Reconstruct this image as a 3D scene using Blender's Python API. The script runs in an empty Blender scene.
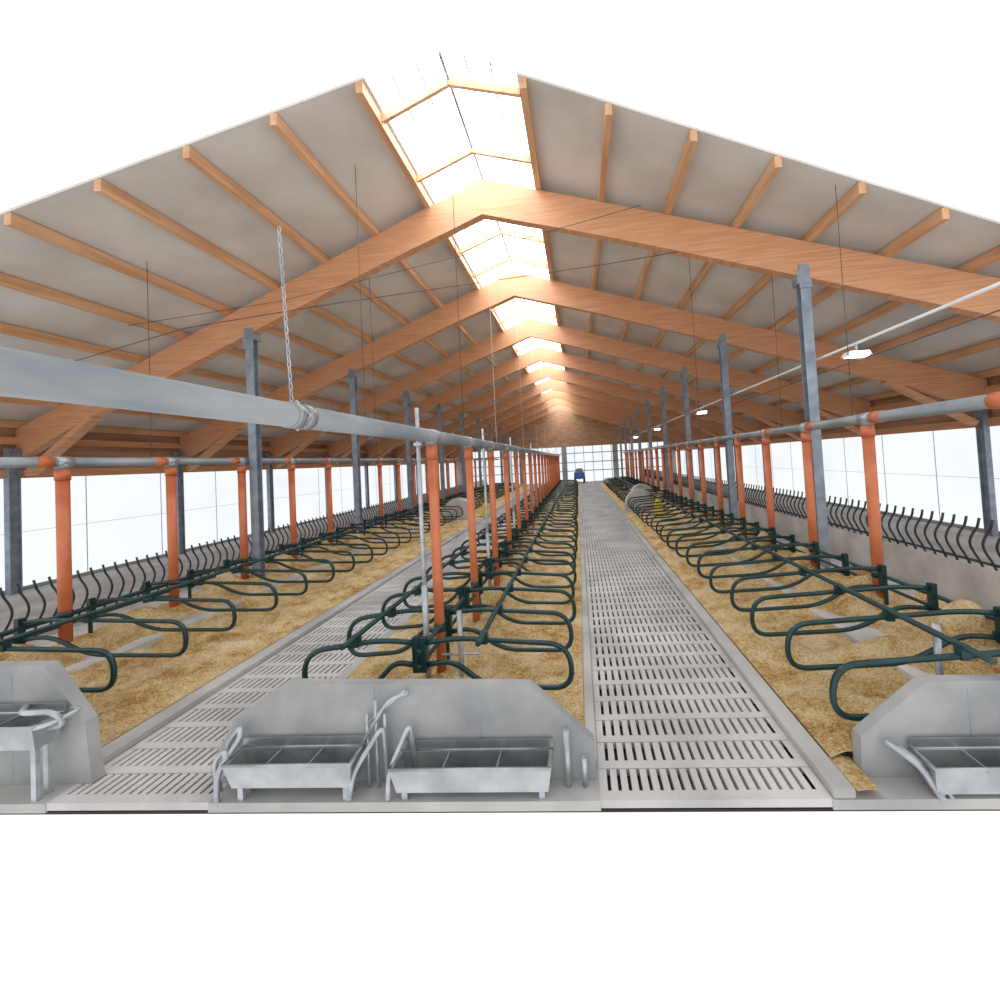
import bpy, math, random
import numpy as np
from mathutils import Vector, Matrix, noise
random.seed(4)
scene=bpy.context.scene
try:
    scene.view_settings.view_transform='Standard'
    scene.view_settings.look='None'
except Exception: pass

# ------------------------------------------------------------ key dimensions (metres)
XC=-2.32; XL=-10.25; XR=5.62          # stall rows (post lines)
PIPE_Z=3.98
Y1=5.80; PS=2.17                       # stall start, post spacing
YPC=6.4; YPL=7.58; YPR=8.3             # first tall post of each row
D1=11.4; S=5.78                        # frame spacing
SKEW=-.1                               # frames run slightly askew to the stall rows
YEND=63.0
APEX=11.8; SL=0.355; HW=17.0           # roof
def ry(x): return 7.2+.085*(x+10)      # front edge of the modelled part of the roof
XWL=XC-HW; XWR=XC+HW
SK=1.5
FY0=4.3
def fy(x,k=0): return D1+k*S+SKEW*(x-XC)
def ty(y): return 4.58-(4.58-y)*.62    # depth of the trough zone in front of the manger walls

# ------------------------------------------------------------ materials
def newmat(name):
    m=bpy.data.materials.new(name); m.use_nodes=True
    nt=m.node_tree; b=nt.nodes['Principled BSDF']
    return m,nt,b
def noisy(name,c1,c2,scale=5,rough=.6,metal=0,detail=6,bump=0,stretch=(1,1,1),bscale=None,spec=None,contrast=(.35,.65)):
    m,nt,b=newmat(name)
    tc=nt.nodes.new('ShaderNodeTexCoord'); mp=nt.nodes.new('ShaderNodeMapping')
    mp.inputs['Scale'].default_value=stretch
    n=nt.nodes.new('ShaderNodeTexNoise'); n.inputs['Scale'].default_value=scale; n.inputs['Detail'].default_value=detail
    r=nt.nodes.new('ShaderNodeValToRGB')
    r.color_ramp.elements[0].position=contrast[0]; r.color_ramp.elements[1].position=contrast[1]
    r.color_ramp.elements[0].color=(*c1,1); r.color_ramp.elements[1].color=(*c2,1)
    nt.links.new(tc.outputs['Object'],mp.inputs['Vector']); nt.links.new(mp.outputs[0],n.inputs['Vector'])
    nt.links.new(n.outputs['Fac'],r.inputs[0]); nt.links.new(r.outputs[0],b.inputs['Base Color'])
    b.inputs['Roughness'].default_value=rough; b.inputs['Metallic'].default_value=metal
    if spec is not None: b.inputs['Specular IOR Level'].default_value=spec
    if bump:
        n2=nt.nodes.new('ShaderNodeTexNoise'); n2.inputs['Scale'].default_value=bscale or scale*6; n2.inputs['Detail'].default_value=4
        nt.links.new(mp.outputs[0],n2.inputs['Vector'])
        bp=nt.nodes.new('ShaderNodeBump'); bp.inputs['Strength'].default_value=bump; bp.inputs['Distance'].default_value=.03
        nt.links.new(n2.outputs['Fac'],bp.inputs['Height']); nt.links.new(bp.outputs[0],b.inputs['Normal'])
    return m
def emis(name,col,st):
    m=bpy.data.materials.new(name); m.use_nodes=True; nt=m.node_tree
    nt.nodes.clear(); e=nt.nodes.new('ShaderNodeEmission'); o=nt.nodes.new('ShaderNodeOutputMaterial')
    e.inputs[0].default_value=(*col,1); e.inputs[1].default_value=st
    nt.links.new(e.outputs[0],o.inputs[0]); return m,nt,e
M={}
M['wood']=noisy('glulam_wood',(.54,.245,.115),(.72,.375,.205),2.2,.55,stretch=(.35,.35,9),bump=.06,contrast=(.3,.7))
M['purlin']=noisy('purlin_wood',(.56,.29,.14),(.74,.44,.25),1.5,.6,stretch=(3,.4,3))
M['panel']=noisy('roof_panel',(.57,.535,.50),(.73,.70,.665),.45,.7)
M['eave']=noisy('eave_boarding',(.34,.18,.10),(.50,.29,.17),1.2,.7,stretch=(1,.3,4))
M['galv']=noisy('galvanised_steel',(.36,.39,.42),(.52,.55,.58),6,.42,metal=.55)
M['steelcol']=noisy('column_steel',(.20,.24,.30),(.32,.38,.44),3,.5,metal=.3)
M['pipe']=noisy('grey_pipe',(.20,.23,.25),(.34,.36,.38),3,.33,metal=.35,stretch=(1,.3,1))
M['orange']=noisy('orange_pvc',(.52,.13,.05),(.66,.21,.09),2,.4)
M['green']=noisy('green_paint',(.002,.026,.030),(.005,.046,.046),4,.35)
M['black']=noisy('black_paint',(.012,.016,.022),(.025,.03,.036),5,.4)
M['conc']=noisy('concrete',(.26,.27,.28),(.40,.405,.40),1.6,.8,bump=.25,contrast=(.3,.7))
M['concd']=noisy('concrete_dirty',(.34,.335,.33),(.50,.49,.47),.9,.85,bump=.2)
M['plinth']=noisy('pale_concrete',(.42,.41,.39),(.60,.58,.55),1.5,.85,bump=.2)
M['slat']=noisy('slat_concrete',(.40,.39,.385),(.58,.565,.555),.7,.8,bump=.15,bscale=30)
M['pit']=noisy('pit_dark',(.015,.015,.016),(.03,.03,.03),2,.9)
M['ss']=noisy('stainless',(.34,.36,.37),(.48,.50,.51),3,.34,metal=.75)
M['water']=noisy('trough_inside',(.20,.22,.23),(.34,.36,.36),3,.3,metal=.4)
M['rope']=noisy('rope',(.5,.5,.5),(.7,.7,.7),20,.6)
M['wire']=noisy('wire_dark',(.05,.05,.05),(.1,.1,.1),20,.6)
M['blue']=noisy('blue_paint',(.03,.12,.45),(.05,.2,.6),3,.4)
M['yellow']=noisy('yellow_paint',(.75,.5,.04),(.85,.6,.06),3,.4)
M['rubber']=noisy('rubber',(.015,.015,.015),(.03,.03,.03),3,.7)
M['white']=noisy('white_paint',(.75,.76,.77),(.82,.83,.84),3,.5)
M['lampglow'],_,_=emis('lamp_glow',(1,.95,.85),14)
def sandmat():
    m,nt,b=newmat('sand_bedding_mat')
    tc=nt.nodes.new('ShaderNodeTexCoord')
    n=nt.nodes.new('ShaderNodeTexNoise'); n.inputs['Scale'].default_value=1.8; n.inputs['Detail'].default_value=12; n.inputs['Roughness'].default_value=.75
    r=nt.nodes.new('ShaderNodeValToRGB')
    e=r.color_ramp.elements
    e[0].position=.37; e[0].color=(.46,.24,.085,1); e[1].position=.65; e[1].color=(.95,.74,.46,1)
    x=e.new(.5); x.color=(.78,.51,.24,1)
    n2=nt.nodes.new('ShaderNodeTexNoise'); n2.inputs['Scale'].default_value=30; n2.inputs['Detail'].default_value=8; n2.inputs['Roughness'].default_value=.7
    bp=nt.nodes.new('ShaderNodeBump'); bp.inputs['Strength'].default_value=1.0; bp.inputs['Distance'].default_value=.08
    mx=nt.nodes.new('ShaderNodeMixRGB'); mx.blend_type='OVERLAY'; mx.inputs[0].default_value=.6
    for q in (n,n2): nt.links.new(tc.outputs['Object'],q.inputs['Vector'])
    nt.links.new(n.outputs['Fac'],r.inputs[0]); nt.links.new(r.outputs[0],mx.inputs[1])
    r2=nt.nodes.new('ShaderNodeValToRGB'); r2.color_ramp.elements[0].position=.33; r2.color_ramp.elements[1].position=.6
    nt.links.new(n2.outputs['Fac'],r2.inputs[0]); nt.links.new(r2.outputs[0],mx.inputs[2])
    nt.links.new(mx.outputs[0],b.inputs['Base Color']); nt.links.new(n2.outputs['Fac'],bp.inputs['Height']); nt.links.new(bp.outputs[0],b.inputs['Normal'])
    b.inputs['Roughness'].default_value=.95; b.inputs['Specular IOR Level'].default_value=.1
    return m
M['sand']=sandmat()
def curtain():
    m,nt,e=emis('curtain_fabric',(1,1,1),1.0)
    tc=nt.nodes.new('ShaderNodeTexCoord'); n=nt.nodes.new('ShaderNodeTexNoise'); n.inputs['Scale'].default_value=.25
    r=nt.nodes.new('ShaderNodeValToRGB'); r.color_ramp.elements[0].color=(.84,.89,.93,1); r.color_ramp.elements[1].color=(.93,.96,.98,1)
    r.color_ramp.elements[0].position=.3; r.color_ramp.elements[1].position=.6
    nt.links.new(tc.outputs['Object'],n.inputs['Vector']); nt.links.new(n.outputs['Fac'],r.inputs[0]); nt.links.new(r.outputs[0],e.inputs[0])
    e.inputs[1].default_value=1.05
    return m
M['curtain']=curtain()
def skymat():
    m,nt,e=emis('skylight_panel',(1,1,1),3)
    tc=nt.nodes.new('ShaderNodeTexCoord'); w=nt.nodes.new('ShaderNodeTexWave'); w.bands_direction='Y'; w.inputs['Scale'].default_value=1.6
    r=nt.nodes.new('ShaderNodeValToRGB'); r.color_ramp.elements[0].color=(.60,.72,.84,1); r.color_ramp.elements[1].color=(.94,.98,1,1)
    r.color_ramp.elements[0].position=0;r.color_ramp.elements[1].position=.35
    nt.links.new(tc.outputs['Object'],w.inputs['Vector']); nt.links.new(w.outputs['Fac'],r.inputs[0]); nt.links.new(r.outputs[0],e.inputs[0])
    e.inputs[1].default_value=8.0
    return m
M['sky']=skymat()

# ------------------------------------------------------------ mesh builder
class MB:
    def __init__(s): s.v=[];s.f=[];s.m=[];s.mats=[];s.sm=[]
    def mi(s,k):
        if k not in s.mats: s.mats.append(k)
        return s.mats.index(k)
    def add(s,vs,fs,k,smooth=False):
        o=len(s.v); s.v+= [tuple(v) for v in vs]; i=s.mi(k)
        for f in fs: s.f.append([a+o for a in f]); s.m.append(i); s.sm.append(smooth)
    def box(s,x0,x1,y0,y1,z0,z1,k):
        vs=[(x0,y0,z0),(x1,y0,z0),(x1,y1,z0),(x0,y1,z0),(x0,y0,z1),(x1,y0,z1),(x1,y1,z1),(x0,y1,z1)]
        s.add(vs,[(0,3,2,1),(4,5,6,7),(0,1,5,4),(1,2,6,5),(2,3,7,6),(3,0,4,7)],k)
    def beam(s,a,b,w,h,k,up=(0,0,1)):
        a=Vector(a);b=Vector(b);d=(b-a).normalized();u=Vector(up)
        r=d.cross(u).normalized();u=r.cross(d).normalized()
        vs=[]
        for p in (a,b):
            for i,j in ((-1,-1),(1,-1),(1,1),(-1,1)): vs.append(p+r*(i*w/2)+u*(j*h/2))
        s.add(vs,[(0,1,2,3),(7,6,5,4),(0,4,5,1),(1,5,6,2),(2,6,7,3),(3,7,4,0)],k)
    def tube(s,pts,r,k,n=8,cap=True,closed=False):
        P=[Vector(p) for p in pts]; N=len(P); vs=[];prev=None
        for i,p in enumerate(P):
            if closed: t=(P[(i+1)%N]-P[i-1]).normalized()
            elif i==0: t=(P[1]-P[0]).normalized()
            elif i==N-1: t=(P[-1]-P[-2]).normalized()
            else: t=((P[i+1]-P[i]).normalized()+(P[i]-P[i-1]).normalized()).normalized()
            if prev is None:
                a=Vector((0,0,1)) if abs(t.z)<.9 else Vector((1,0,0))
                u=t.cross(a).normalized()
            else: u=(prev-t*prev.dot(t)).normalized()
            prev=u; w=t.cross(u)
            rr=r[i] if isinstance(r,(list,tuple)) else r
            for j in range(n):
                an=2*math.pi*j/n; vs.append(p+u*(math.cos(an)*rr)+w*(math.sin(an)*rr))
        fs=[]
        for i in range(N if closed else N-1):
            i2=(i+1)%N
            for j in range(n): fs.append((i*n+j,i*n+(j+1)%n,i2*n+(j+1)%n,i2*n+j))
        s.add(vs,fs,k,True)
        if cap and not closed:
            o=len(s.v)-N*n
            s.f.append([o+j for j in range(n)][::-1]); s.m.append(s.mi(k)); s.sm.append(False)
            s.f.append([o+(N-1)*n+j for j in range(n)]); s.m.append(s.mi(k)); s.sm.append(False)
    def prism(s,poly,axis,a,b,k):
        def mk(p,t):
            if axis=='y': return (p[0],t,p[1])
            if axis=='x': return (t,p[0],p[1])
            return (p[0],p[1],t)
        n=len(poly); vs=[mk(p,a) for p in poly]+[mk(p,b) for p in poly]
        fs=[tuple(range(n)),tuple(range(2*n-1,n-1,-1))]+[(i,n+i,n+(i+1)%n,(i+1)%n) for i in range(n)]
        s.add(vs,fs,k)
    def obj(s,name,loc=(0,0,0),bevel=0,rz=0):
        me=bpy.data.meshes.new(name); me.from_pydata(s.v,[],s.f)
        for k in s.mats: me.materials.append(M[k])
        me.polygons.foreach_set('material_index',s.m); me.polygons.foreach_set('use_smooth',s.sm)
        me.update()
        import bmesh
        bm=bmesh.new(); bm.from_mesh(me); bmesh.ops.recalc_face_normals(bm,faces=bm.faces); bm.to_mesh(me); bm.free()
        o=bpy.data.objects.new(name,me); o.location=loc; o.rotation_euler=(0,0,rz); scene.collection.objects.link(o)
        if bevel:
            bv=o.modifiers.new('b','BEVEL'); bv.width=bevel; bv.segments=2; bv.limit_method='ANGLE'
        return o
def link(o,name,loc,scale=None,rz=0):
    q=bpy.data.objects.new(name,o.data); q.location=loc; q.rotation_euler=(0,0,rz)
    if scale: q.scale=scale
    scene.collection.objects.link(q)
    return q
def fillet(pts,r,n=6,closed=False):
    P=[Vector(p) for p in pts];out=[];N=len(P)
    for i in range(N):
        if not closed and i in(0,N-1): out.append(P[i]);continue
        a,b,c=P[i-1],P[i],P[(i+1)%N]
        d1=(a-b);d2=(c-b);rr=min(r,d1.length*.49,d2.length*.49)
        p1=b+d1.normalized()*rr;p2=b+d2.normalized()*rr
        for j in range(n+1):
            t=j/n; out.append(p1*(1-t)**2+b*2*t*(1-t)+p2*t*t)
    return out

# ------------------------------------------------------------ floor
b=MB(); b.box(XWL-.3,XWR+.3,FY0+.02,YEND,-.13,-.1,'pit')
b.box(XWL-.3,-6.1,FY0,YEND,-.1,0,'concd'); b.box(-4.2,.03,FY0,YEND,-.1,0,'concd'); b.box(2.32,XWR+.3,FY0,YEND,-.1,0,'concd')
b.obj('floor')
def slats(x0,x1,nslot,name):
    b=MB(); row=.43; y=FY0
    edge=.05; w=(x1-x0-2*edge)/nslot; sw=.038
    while y<YEND-.5:
        z0=-.08
        b.box(x0,x1,y+.01,y+.13,z0,0,'slat')
        xs=[x0]
        for i in range(nslot):
            c=x0+edge+w*(i+.5); b_=xs[-1]
            b.add([(b_,y+.13,0),(c-sw/2,y+.13,0),(c-sw/2,y+row-.0,0),(b_,y+row,0),(b_,y+.13,z0),(c-sw/2,y+.13,z0),(c-sw/2,y+row,z0),(b_,y+row,z0)],
                  [(0,1,2,3),(0,4,7,3),(1,5,6,2)],'slat')
            xs.append(c+sw/2)
        b_=xs[-1]
        b.add([(b_,y+.13,0),(x1,y+.13,0),(x1,y+row,0),(b_,y+row,0)],[(0,1,2,3)],'slat')
        y+=row
    b.obj(name)
slats(.03,2.32,20,'slatted_walkway')
slats(-6.1,-4.2,17,'slatted_walkway')
def kerb(x0,x1,h=.14,y0=4.75,y1=YEND-1):
    b=MB(); b.box(x0,x1,y0,y1,0,h,'concd'); b.obj('concrete_kerb',bevel=.02)
kerb(2.33,2.55,.10,FY0); kerb(-.12,.02,.10); kerb(-4.2,-4.02,.10); kerb(-6.38,-6.12,.10)

# ------------------------------------------------------------ sand beds
def bed(x0,x1,xp,yp,y0=4.76,y1=54,name='sand_bedding',amp=1.0,shift=0,flat=.10,rg=.2,nx=60,piles=()):
    xs=np.linspace(x0,x1,nx); ys=[y0]
    while ys[-1]<y1: ys.append(ys[-1]+max(.06,(ys[-1]-3)*.010))
    ys[-1]=y1
    v=[];f=[]
    for y in ys:
        for x in xs:
            n=noise.noise(Vector((x*.9+shift,y*.9,3)))*.12+noise.noise(Vector((x*2.6,y*2.6,7+shift)))*.10+noise.noise(Vector((x*6,y*6,9)))*.055
            dpost=abs(x-xp)
            ridge=math.exp(-(dpost/.75)**2)*rg
            ph=((y-yp)/PS)
            m=0
            for px,pa in ((xp,1),)+tuple(piles):
                m=max(m,pa*math.exp(-((x-px)/.55)**2)*max(0,math.cos(ph*2*math.pi+px))**2*.55*rg/.2*(.6+noise.noise(Vector((y*.7,px,1)))*.9))
            ed=min(1,min(abs(x-x0),abs(x-x1))/.35)
            z=flat+ed*(.05+n*amp+ridge+max(0,m))
            v.append((x,y,max(z,.06)))
    n=len(xs)
    for j in range(len(ys)-1):
        for i in range(n-1): f.append((j*n+i,j*n+i+1,(j+1)*n+i+1,(j+1)*n+i))
    me=bpy.data.meshes.new(name); me.from_pydata(v,[],f); me.materials.append(M['sand'])
    me.polygons.foreach_set('use_smooth',[True]*len(f)); me.update()
    o=bpy.data.objects.new(name,me); scene.collection.objects.link(o)
bed(2.56,7.45,XR-.1,YPR,shift=0,y0=4.73,rg=.26,piles=((4.5,.5),(6.5,.7))); bed(2.56,2.775,20,0,y0=FY0,y1=4.76,flat=.08,nx=8,amp=.4)
bed(-4.02,-.12,XC,YPC,shift=5,rg=.12); bed(-11.7,-6.38,XL+.1,YPL,shift=11,rg=.26,piles=((-9.1,.5),))
# pale concrete plinths that show through the sand along the post lines
for x0,x1,y0,h in((4.45,5.1,4.8,.25),(6.0,7.4,4.8,.24),(-9.7,-9.0,6.2,.25),(-11.8,-10.5,6.2,.26)):
    b=MB(); b.box(x0,x1,y0,53,0,h,'plinth'); b.obj('concrete_plinth',bevel=.02)

# ------------------------------------------------------------ stall dividers
def divider(b,x,y,sg,L,zt=1.12,zl=.48):
    e=x+sg*L; r=.037 if y<14 else .032
    j=lambda a:(random.random()-.5)*a
    zt+=j(.04); e+=j(.08)
    pts=[(x,y,zt-.02),(x+sg*.5,y+j(.03),zt+.03),(e,y+j(.06),zt-.1),(e+sg*.05,y,zl-.05),(x+sg*(L*.42),y,zl),(x+sg*(L*.2),y,zl+.36),(x,y,zl+.3)]
    b.tube(fillet(pts,.4,6),r,'green',8)
    b.box(x-.045,x+.045,y-.05,y+.05,zl+.22,zt+.06,'green')
def row(xp,dirs,ys,Ls,rails,name):
    b=MB()
    for y in ys:
        for sg,L in zip(dirs,Ls):
            divider(b,xp+sg*.05,y,sg,L)
            for rx in rails:
                if (rx-xp)*sg>0: b.box(rx-.05,rx+.05,y-.05,y+.05,1.06,1.22,'green')
    for rx in rails: b.tube([(rx,ys[0]-.35,1.2),(rx,ys[-1]+.3,1.2)],.038,'green',8)
    b.tube([(xp,ys[0]-.1,.98),(xp,ys[-1]+.3,.98)],.036,'green',8)
    b.tube([(xp,ys[0]-.1,.78),(xp,ys[-1]+.3,.78)],.03,'green',8)
    for i,y in enumerate(ys):
        if i%2==1: b.tube([(xp,y+.02,.05),(xp,y+.02,1.1)],.035,'green',8)
    b.obj(name)
dy=PS/2
row(XC,(-1,1),[5.6+i*dy for i in range(40)],(1.55,2.0),(XC-.9,XC+.9),'stall_divider_row')
row(XR,(-1,),[Y1-dy+.15+i*dy for i in range(41)],(2.8,),(XR-1.5,),'stall_divider_row')
row(XL,(1,),[Y1-dy+i*dy for i in range(41)],(3.1,),(XL+1.4,),'stall_divider_row')

# ------------------------------------------------------------ overhead pipes and posts
def ohpipe(x,y0,y1,bands,name,r=.1):
    b=MB(); b.tube([(x,y0,PIPE_Z),(x,y1,PIPE_Z)],r,'pipe',24)
    for y,k in bands:
        if k=='g': b.tube([(x,y-.05,PIPE_Z),(x,y+.05,PIPE_Z)],r+.009,'pipe',24)
        elif k=='m': b.tube([(x,y-.13,PIPE_Z),(x,y+.13,PIPE_Z)],r+.012,'galv',16)
        else: b.tube([(x,y-.12,PIPE_Z),(x,y+.12,PIPE_Z)],r+.012,'orange',16)
    b.obj(name)
post=None
def orange_post(x,y,r=.085):
    global post
    if post is None:
        b=MB()
        b.tube([(0,0,.0),(0,0,PIPE_Z-.16)],.085,'orange',14)
        b.tube([(0,0,PIPE_Z-.36),(0,0,PIPE_Z-.14)],.098,'orange',14)
        b.tube([(0,0,PIPE_Z-.16),(0,0,PIPE_Z-.02)],.09,'pipe',14)
        b.tube([(0,0,.92),(0,0,1.04)],.096,'green',12)
        post=b.obj('orange_support_post',(x,y,0)); q=post
    else: q=link(post,'orange_support_post',(x,y,0))
    q.scale=(r/.085,r/.085,1)
for k in range(20):
    orange_post(XC,YPC+k*PS,.078); orange_post(XR,YPR+k*PS,.1); orange_post(XL,YPL+k*PS,.1)
bC=[(3.35,'g'),(3.22,'g')]+[(YPC+k*PS,'m') for k in range(20)]
def bS(y): return [(y+k*PS-.3,'o') for k in range(20)]+[(y+k*PS,'m') for k in range(20)]
ohpipe(XC,1.0,51,bC,'overhead_pipe'); ohpipe(XL,3.5,52,bS(YPL)+[(5.5,'o')],'overhead_pipe'); ohpipe(XR,3.6,52,bS(YPR)+[(5.75,'o')],'overhead_pipe')

b=MB(); b.tube([(0,0,.05),(0,0,4.42)],.032,'galv',10); b.tube([(0,0,.05),(0,0,1.7)],.045,'galv',10)
b.box(-.06,.06,-.03,.03,PIPE_Z-.15,PIPE_Z-.1,'galv')
pole=b.obj('galvanised_pole',(XC-.14,YPC-.2,0))
for k in (2,4,7,10,13,16): link(pole,'galvanised_pole',(XC-.16,YPC+k*PS-.1,0))
b=MB(); b.tube([(0,0,.05),(0,0,1.25)],.04,'galv',10); b.tube([(-.3,0,.6),(.3,0,.6)],.02,'galv',8)
st=b.obj('galvanised_stake',(XC+.35,Y1+.5,0)); link(st,'galvanised_stake',(4.25,5.35,0))

# ------------------------------------------------------------ steel columns (H section)
def roofz(x): return APEX-SL*abs(x-XC)
XCR=5.87; XCL=-10.0
RZ=math.atan(SKEW)
colH=roofz(XCR)-1.15
b=MB()
b.box(-.12,.12,-.11,-.09,0,colH,'steelcol'); b.box(-.12,.12,.09,.11,0,colH,'steelcol'); b.box(-.012,.012,-.09,.09,0,colH,'steelcol')
b.box(-.2,.2,-.2,.2,0,.03,'steelcol'); b.box(-.2,.2,-.14,.14,colH-.03,colH+.05,'steelcol')
b.box(-.15,.15,-.14,-.11,colH-.3,colH+.3,'steelcol')
col=b.obj('steel_column',(XCR,fy(XCR),0))
for k in range(9):
    for x in (XCR,XCL):
        if k==0 and x>0: continue
        link(col,'steel_column',(x,fy(x,k),0),rz=0)
wz=roofz(XWR)-.9
b=MB()
b.box(-.1,.1,-.15,-.12,0,wz,'steelcol'); b.box(-.1,.1,.12,.15,0,wz,'steelcol'); b.box(-.02,.02,-.12,.12,0,wz,'steelcol')
wc=b.obj('wall_column',(XWL+.25,fy(XWL)-.35,0))
for k in range(-1,9):
    for x in (XWL+.25,XWR-.25):
        if (k==0 and x<0) or fy(x,k)>YEND: continue
        link(wc,'wall_column',(x,fy(x,k)-(.35 if x<0 else 0),0))

# ------------------------------------------------------------ roof frames
def rafter_mesh():
    b=MB(); w=.13; N=16
    for sg in (-1,1):
        top=[];bot=[]
        for i in range(N+1):
            d=HW*i/N
            zt=-.24-SL*d
            dep=.92+.1*math.exp(-(d/2.2)**2)
            if d>HW-2.5: dep+=(d-(HW-2.5))*.06
            top.append((sg*d,zt)); bot.append((sg*d,zt-dep))
        n=N+1
        vs=[(p[0],-w,p[1]) for p in top]+[(p[0],-w,p[1]) for p in bot]+[(p[0],w,p[1]) for p in top]+[(p[0],w,p[1]) for p in bot]
        fs=[]
        for i in range(N):
            fs+=[(i,i+1,n+i+1,n+i),(2*n+i,3*n+i,3*n+i+1,2*n+i+1),(i,2*n+i,2*n+i+1,i+1),(n+i,n+i+1,3*n+i+1,3*n+i)]
        fs+=[(N,2*n+N,3*n+N,n+N)]
        b.add(vs,fs,'wood')
    for x in (XCR-XC,XCL-XC): b.box(x-.15,x+.15,-w-.02,w+.02,-.24-SL*abs(x)-1.1,-.24-SL*abs(x)-.75,'steelcol')
    for sg in(-1,1):
        b.beam((sg*(HW-.4),0,4.0-APEX),(sg*(HW-3.2),0,-.24-SL*(HW-3.2)-.9),.18,.3,'wood',up=(0,1,0))
    return b
raf=rafter_mesh().obj('glulam_roof_frame',(XC,D1,APEX),rz=RZ)
for k in range(1,9): link(raf,'glulam_roof_frame',(XC,D1+k*S,APEX),rz=RZ)
b=MB()
nP=9
offs=[SK+.12+i*(HW-SK-.3)/nP for i in range(nP+1)]
for sg in(-1,1):
    for d in offs:
        z=APEX-SL*d-.13; x=XC+sg*d
        b.beam((x,ry(x),z),(x,YEND,z),.14,.24,'purlin')
y=ry(XC)+.55
while y<YEND:
    for sg in (-1,1):
        b.beam((XC,y,APEX-.14),(XC+sg*(SK+.05),y+SKEW*sg*SK,APEX-SL*SK-.14),.08,.15,'purlin')
    y+=S/3
b.obj('roof_purlins')
for sg in(-1,1):
    b=MB()
    a=SK;c=HW+.3
    x0,x1=XC+sg*a,XC+sg*c
    z0,z1=APEX-SL*a,APEX-SL*c; th=.05
    b.add([(x0,ry(x0),z0),(x1,ry(x1),z1),(x1,YEND,z1),(x0,YEND,z0),(x0,ry(x0),z0+th),(x1,ry(x1),z1+th),(x1,YEND,z1+th),(x0,YEND,z0+th)],
          [(0,1,2,3),(4,5,6,7),(0,1,5,4),(3,2,6,7),(0,3,7,4),(1,2,6,5)],'panel')
    b.obj('ceiling')
b=MB()
for sg in(-1,1):
    x1=XC+sg*SK
    b.add([(XC,ry(XC),APEX+.02),(x1,ry(x1),APEX-SL*SK+.02),(x1,YEND,APEX-SL*SK+.02),(XC,YEND,APEX+.02)],[(0,1,2,3)],'sky')
b.obj('ridge_skylight')
b=MB(); b.beam((XC,ry(XC),APEX-.05),(XC,YEND,APEX-.05),.06,.08,'galv')
for sg in(-1,1):
    for t in(.33,.67): b.beam((XC+sg*SK*t,ry(XC),APEX-SL*SK*t-.02),(XC+sg*SK*t,YEND,APEX-SL*SK*t-.02),.03,.04,'galv')
b.obj('skylight_glazing_bars')

# ------------------------------------------------------------ long walls
WB=.12; WT=3.88
for sg,name,x in((-1,'wall_left',XWL),(1,'wall_right',XWR)):
    b=MB(); xo=x+sg*.25; yw=6.4
    b.box(min(x,xo),max(x,xo),yw,YEND,0,WB,'conc')
    b.box(min(x,xo),max(x,xo),yw,YEND,WT,roofz(x)+.1,'eave')
    b.obj(name)
    b=MB(); b.box(min(x-sg*.2,x),max(x-sg*.2,x),yw,YEND,WT-.02,WT+.28,'wood')
    b.box(min(x-sg*.2,x),max(x-sg*.2,x),yw,YEND,roofz(x)-.75,roofz(x)-.5,'wood'); b.obj('trim_'+('1' if sg<0 else '2'))
    b=MB(); xx=x+sg*.12
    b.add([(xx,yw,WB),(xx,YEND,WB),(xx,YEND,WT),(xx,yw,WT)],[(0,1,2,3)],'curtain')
    b.obj('window_'+('1' if sg<0 else '2'))
    b=MB()
    b.tube([(x+sg*.05,yw,2.0),(x+sg*.05,YEND,2.0)],.007,'galv',6)
    y=yw
    while y<YEND:
        b.box(xx-sg*.03-.01,xx-sg*.03+.01,y,y+.02,WB,WT,'galv'); y+=S/2
    b.obj('curtain_rails')
ye=YEND
b=MB()
b.prism([(XWL,5.4),(XWR,5.4),(XWR,roofz(XWR)),(XC,APEX),(XWL,roofz(XWL))],'y',ye,ye+.2,'eave')
for x0,x1 in((XWL,-17),(-9.2,-8.2),(-2.6,-1.8),(5.2,6.0),(13,XWR)): b.box(x0,x1,ye,ye+.2,0,5.4,'concd')
b.obj('wall_back')
b=MB()
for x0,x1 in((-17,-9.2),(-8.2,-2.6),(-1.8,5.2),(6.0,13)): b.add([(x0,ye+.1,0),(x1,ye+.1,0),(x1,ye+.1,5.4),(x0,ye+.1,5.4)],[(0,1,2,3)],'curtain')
b.obj('window_3')
b=MB()
for x in [-16+i*1.4 for i in range(21)]: b.box(x-.04,x+.04,ye-.1,ye-.02,0,5.4,'steelcol')
for z in(1.6,2.9,4.3): b.box(-17,13,ye-.1,ye-.02,z,z+.12,'steelcol')
b.obj('window_frame_grid')
b=MB()
b.box(-.8,.7,59,60.6,.7,1.5,'blue'); b.box(-.5,.4,58.4,59,.6,1.2,'blue'); b.prism([(-.7,1.5),(.6,1.5),(.45,2.1),(-.4,2.1)],'y',59.2,60.3,'steelcol')
for x in(-.7,.6):
    for y in(58.9,60.3): b.tube([(x-.12,y,.42),(x+.12,y,.42)],.42,'rubber',18)
b.obj('blue_tractor')

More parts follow.
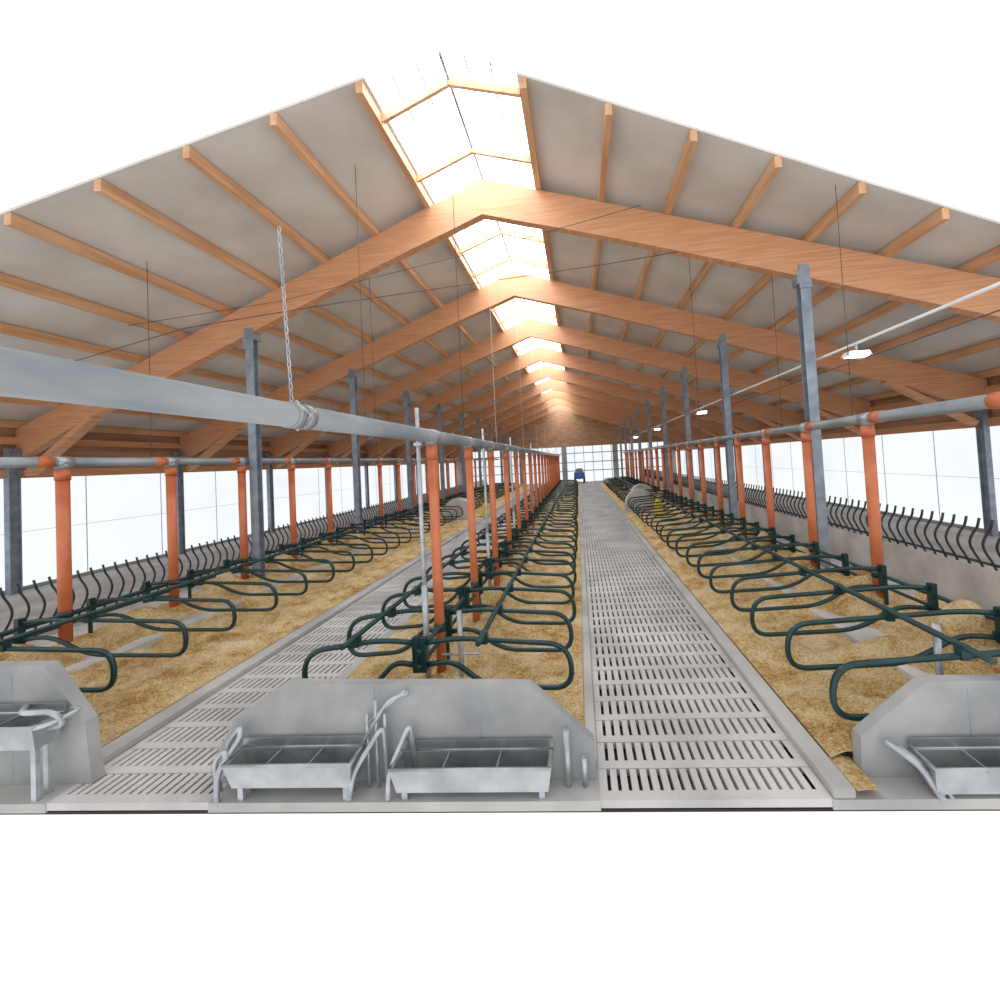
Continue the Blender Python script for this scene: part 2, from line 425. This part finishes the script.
# ------------------------------------------------------------ feed fences with S-bars
def ffence(x,sg,zb,zt,name):
    b=MB(); y=5.0 if sg>0 else 7.0
    b.prism([(x-.1,0),(x+.12,0),(x+.12,zb),(x-.1,zb)],'y',y-.2,52,'plinth')
    y0=y
    while y<52:
        h=zt-zb
        pts=[(x,y,zb-.05),(x-sg*.02,y,zb+h*.12),(x-sg*.10,y+.02,zb+h*.34),(x-sg*.13,y+.03,zb+h*.5),(x-sg*.07,y+.02,zb+h*.68),(x-sg*.01,y,zb+h*.8),(x,y,zt)]
        pts=[(px,py+ (0.07*math.sin((pz-zb)/h*math.pi)),pz) for px,py,pz in pts]
        b.tube(fillet(pts,.1,2),.023,'black',6); y+=.26
    b.tube([(x,y0,zb+h*.09),(x,52,zb+h*.09)],.028,'black',8)
    b.obj(name)
ffence(7.6,1,1.02,1.95,'feed_fence'); ffence(-11.95,-1,.42,1.5,'feed_fence')

# ------------------------------------------------------------ rounded concrete partitions mid-barn
def hump(x0,x1,y,name='concrete_partition'):
    b=MB(); poly=[(x0,0)]
    n=14; h=1.5; w=x1-x0
    for i in range(n+1):
        t=i/n; an=math.pi*(1-t)
        poly.append((x0+w/2+math.cos(an)*w/2,.5+math.sin(an)*(h-.5)))
    poly.append((x1,0))
    b.prism(poly,'y',y,y+.6,'plinth'); b.obj(name)
hump(2.6,4.4,24.5); hump(3.4,5.2,29); hump(-8.4,-6.6,24.5)
b=MB(); b.prism([(-6.35,0),(-6.15,0),(-6.2,.9),(-6.3,.95)],'y',26,27,'yellow'); b.obj('yellow_marker')
b=MB(); b.box(3.9,4.25,22,22.3,.2,1.0,'yellow'); b.box(3.95,4.2,22.02,22.28,1.0,1.15,'yellow'); b.obj('yellow_canister')

# ------------------------------------------------------------ front concrete manger walls
def mwall(poly,y0,y1,name,seams=()):
    b=MB(); b.prism(poly,'y',y0,y1,'conc')
    for x,z in seams: b.box(x-.005,x+.005,y0-.003,y0+.01,.05,z,'steelcol')
    b.obj(name,bevel=.012)
MY=4.58
mwall([(-4.42,0),(-.0,0),(-.0,.40),(-.68,1.03),(-3.52,1.1),(-4.12,.72),(-4.42,.2)],MY,MY+.13,'concrete_manger_wall',[(-2.45,1.05),(-1.25,1.0)])
mwall([(-9.5,0),(-5.9,0),(-5.98,.72),(-6.48,1.38),(-9.5,1.42)],MY,MY+.14,'concrete_manger_wall',[(-6.9,1.3)])
mwall([(2.78,0),(7.5,0),(7.5,.95),(3.5,.97),(2.8,.42)],MY,MY+.14,'concrete_manger_wall',[(3.9,.9)])

def trough(x0,x1,z,name,ribs=3,y0=4.02,y1=4.5):
    y0=ty(y0);y1=ty(y1)
    b=MB(); zb=z-.28
    def ring(x0,x1,ya,yb,z): return [(x0,ya,z),(x1,ya,z),(x1,yb,z),(x0,yb,z)]
    vs=ring(x0,x1,y0,y1,z)+ring(x0+.05,x1-.05,y0+.06,y1-.03,zb)
    vs+=ring(x0+.04,x1-.04,y0+.03,y1-.03,z)+ring(x0+.08,x1-.08,y0+.08,y1-.05,zb+.03)
    fs=[]
    for i in range(4):
        j=(i+1)%4; fs.append((i,j,4+j,4+i)); fs.append((i,j,8+j,8+i))
    b.add(vs,fs+[(4,5,6,7)],'ss')
    b.add(vs[8:],[(0,1,5,4),(1,2,6,5),(2,3,7,6),(3,0,4,7),(4,5,6,7)],'water')
    b.tube([(x0,y0,z),(x1,y0,z),(x1,y1,z),(x0,y1,z)],.016,'ss',8,closed=True)
    for i in range(ribs):
        x=x0+(x1-x0)*(i+1)/(ribs+1); b.beam((x,y0,z-.02),(x,y1,z-.02),.018,.03,'ss')
    b.box(x0,x1,y1-.01,y1+.01,z,z+.1,'ss')
    for x in(x0+.12,x1-.12):
        b.box(x-.03,x+.03,y0+.09,y0+.13,0,zb+.02,'galv'); b.box(x-.03,x+.03,y1-.1,y1-.06,0,zb+.02,'galv')
    b.obj(name)
trough(-3.97,-2.55,.44,'drinking_trough',2); trough(-2.15,-.45,.38,'drinking_trough',2); trough(-8.2,-6.15,.87,'drinking_trough'); trough(3.25,5.2,.33,'drinking_trough')
def loopgate(pts,name,r=.028):
    pts=[(x,ty(y),z) for x,y,z in pts]
    b=MB(); b.tube(fillet(pts,.12,6),r,'galv',10); b.obj(name)
loopgate([(-4.12,4.5,.0),(-4.16,4.45,.46),(-3.95,4.4,.70),(-3.9,4.3,.62),(-4.1,4.14,.3),(-4.1,4.14,.0)],'trough_guard_rail')
loopgate([(-4.22,4.4,.0),(-4.22,4.3,.35),(-4.02,4.2,.55),(-3.98,4.14,.3)],'trough_guard_rail')
loopgate([(-2.62,4.14,.03),(-2.57,4.14,.3),(-2.3,4.4,.7),(-2.3,4.5,.03)],'trough_guard_rail')
loopgate([(-2.2,4.14,.03),(-2.18,4.14,.3),(-2.0,4.4,.72),(-1.98,4.5,.03)],'trough_guard_rail')
loopgate([(-2.55,4.4,.5),(-2.25,4.45,.95),(-2.02,4.45,1.02)],'trough_guard_rail',.02)
loopgate([(-.3,4.45,.0),(-.3,4.45,.58)],'trough_guard_rail',.035)
loopgate([(-.12,4.45,.0),(-.12,4.45,.3)],'trough_guard_rail',.03)
loopgate([(-6.6,4.45,.95),(-6.35,4.1,1.0),(-6.0,4.15,1.0),(-5.98,4.3,.8),(-6.4,4.3,.72)],'trough_guard_rail',.03)
loopgate([(-6.45,4.4,.75),(-6.3,4.05,.82),(-6.0,4.1,.88),(-5.95,4.5,.9),(-6.1,4.55,.9)],'trough_guard_rail',.026)
loopgate([(3.0,4.5,.4),(3.2,4.2,.3),(3.35,4.14,.0)],'trough_guard_rail',.035)
loopgate([(3.12,4.5,.36),(3.3,4.25,.25),(3.45,4.14,.0)],'trough_guard_rail',.02)
b=MB()
for x in(-2.5,-2.4,-2.3): b.tube([(x,4.5,0),(x,4.5,.8 if x!=-2.4 else .95)],.018,'galv',8)
b.tube([(-2.5,4.5,.7),(-2.05,4.5,1.05)],.016,'galv',8)
b.obj('trough_hinge')

# ------------------------------------------------------------ ropes, wires, conduit, lamp
def hang(x,y,z0,z1,r,name,k='wire'):
    b=MB(); b.tube([(x,y,z0),(x,y,z1)],r,k,6); b.obj(name)
b=MB(); z=PIPE_Z+.1; i=0
while z<5.6:
    c=[]; a=.013; h=.03
    for j in range(8):
        an=2*math.pi*j/8; dx=math.cos(an)*a; dz=math.sin(an)*h
        c.append((XC-.04+(dx if i%2 else 0)-(z-4.08)*.04,3.28+(0 if i%2 else dx),z+dz))
    b.tube(c,.005,'galv',5,closed=True); z+=.048; i+=1
b.tube([(XC,3.28,PIPE_Z-.12),(XC-.12,3.28,PIPE_Z),(XC,3.28,PIPE_Z+.13),(XC+.12,3.28,PIPE_Z)],.008,'rope',5,closed=True)
b.obj('hanging_chain')
for k in range(0,8): hang(XC,D1+k*S+.25,PIPE_Z+.1,APEX-.3,.008,'suspension_rope','rope')
for x,y in((XC,8.3),(XL,9.3),(XL,12.5),(XR,8.7),(XR,11.6),(XC-2.6,9.3),(XR-2.1,12),(XL+4,12.4)): hang(x,y,PIPE_Z,roofz(x)-.1,.007,'suspension_rope','wire')
b=MB(); b.tube([(-17.5,10.8,6.35),(-10.8,10.8,7.75),(-7,10.8,8.08),(1,10.8,8.6),(5.3,10.8,9.0)],.011,'wire',6); b.tube([(-12.5,10.8,7.95),(-8,10.8,8.3),(-2,10.8,9.3),(2,10.8,10.1)],.008,'wire',6); b.obj('cross_cable')
b=MB(); b.tube([(6.15,3.6,5.68),(6.15,50,5.68)],.03,'white',8); b.tube([(6.3,3.6,5.35),(6.3,50,5.35)],.012,'wire',6)
b.obj('electrical_conduit')
def lamp(x,y,z):
    b=MB(); b.box(x-.02,x+.02,y-.02,y+.02,z+.1,5.66,'galv')
    b.prism([(x-.2,z+.1),(x+.2,z+.1),(x+.26,z),(x-.26,z)],'y',y-.12,y+.12,'white')
    b.box(x-.2,x+.2,y-.125,y-.12,z+.015,z+.085,'lampglow')
    b.box(x-.2,x+.2,y-.1,y+.1,z-.012,z-.002,'lampglow'); b.obj('flood_lamp')
for y in(9.25,20.5,32,44): lamp(6.15,y,5.4)

# ------------------------------------------------------------ light
w=bpy.data.worlds.new('world'); scene.world=w; w.use_nodes=True
w.node_tree.nodes['Background'].inputs[0].default_value=(1,1,1,1); w.node_tree.nodes['Background'].inputs[1].default_value=1.2

# ------------------------------------------------------------ camera
f,yaw,pit,rol,sx,sy=410.4,.05779,-.02868,.05369,54.34,-51.78
fw=Vector((-math.sin(yaw)*math.cos(pit),math.cos(yaw)*math.cos(pit),-math.sin(pit)))
r0=Vector((math.cos(yaw),math.sin(yaw),0)); u0=r0.cross(fw)
r=math.cos(rol)*r0-math.sin(rol)*u0; u=math.sin(rol)*r0+math.cos(rol)*u0
cd=bpy.data.cameras.new('camera'); cam=bpy.data.objects.new('camera',cd); scene.collection.objects.link(cam)
mat=Matrix((( r.x,u.x,-fw.x,0),(r.y,u.y,-fw.y,0),(r.z,u.z,-fw.z,3.5),(0,0,0,1)))
cam.matrix_world=mat
cd.sensor_fit='HORIZONTAL'; cd.sensor_width=36; cd.lens=f*36/1000; cd.shift_x=-sx/1000; cd.shift_y=sy/1000; cd.clip_start=.05; cd.clip_end=300
scene.camera=cam
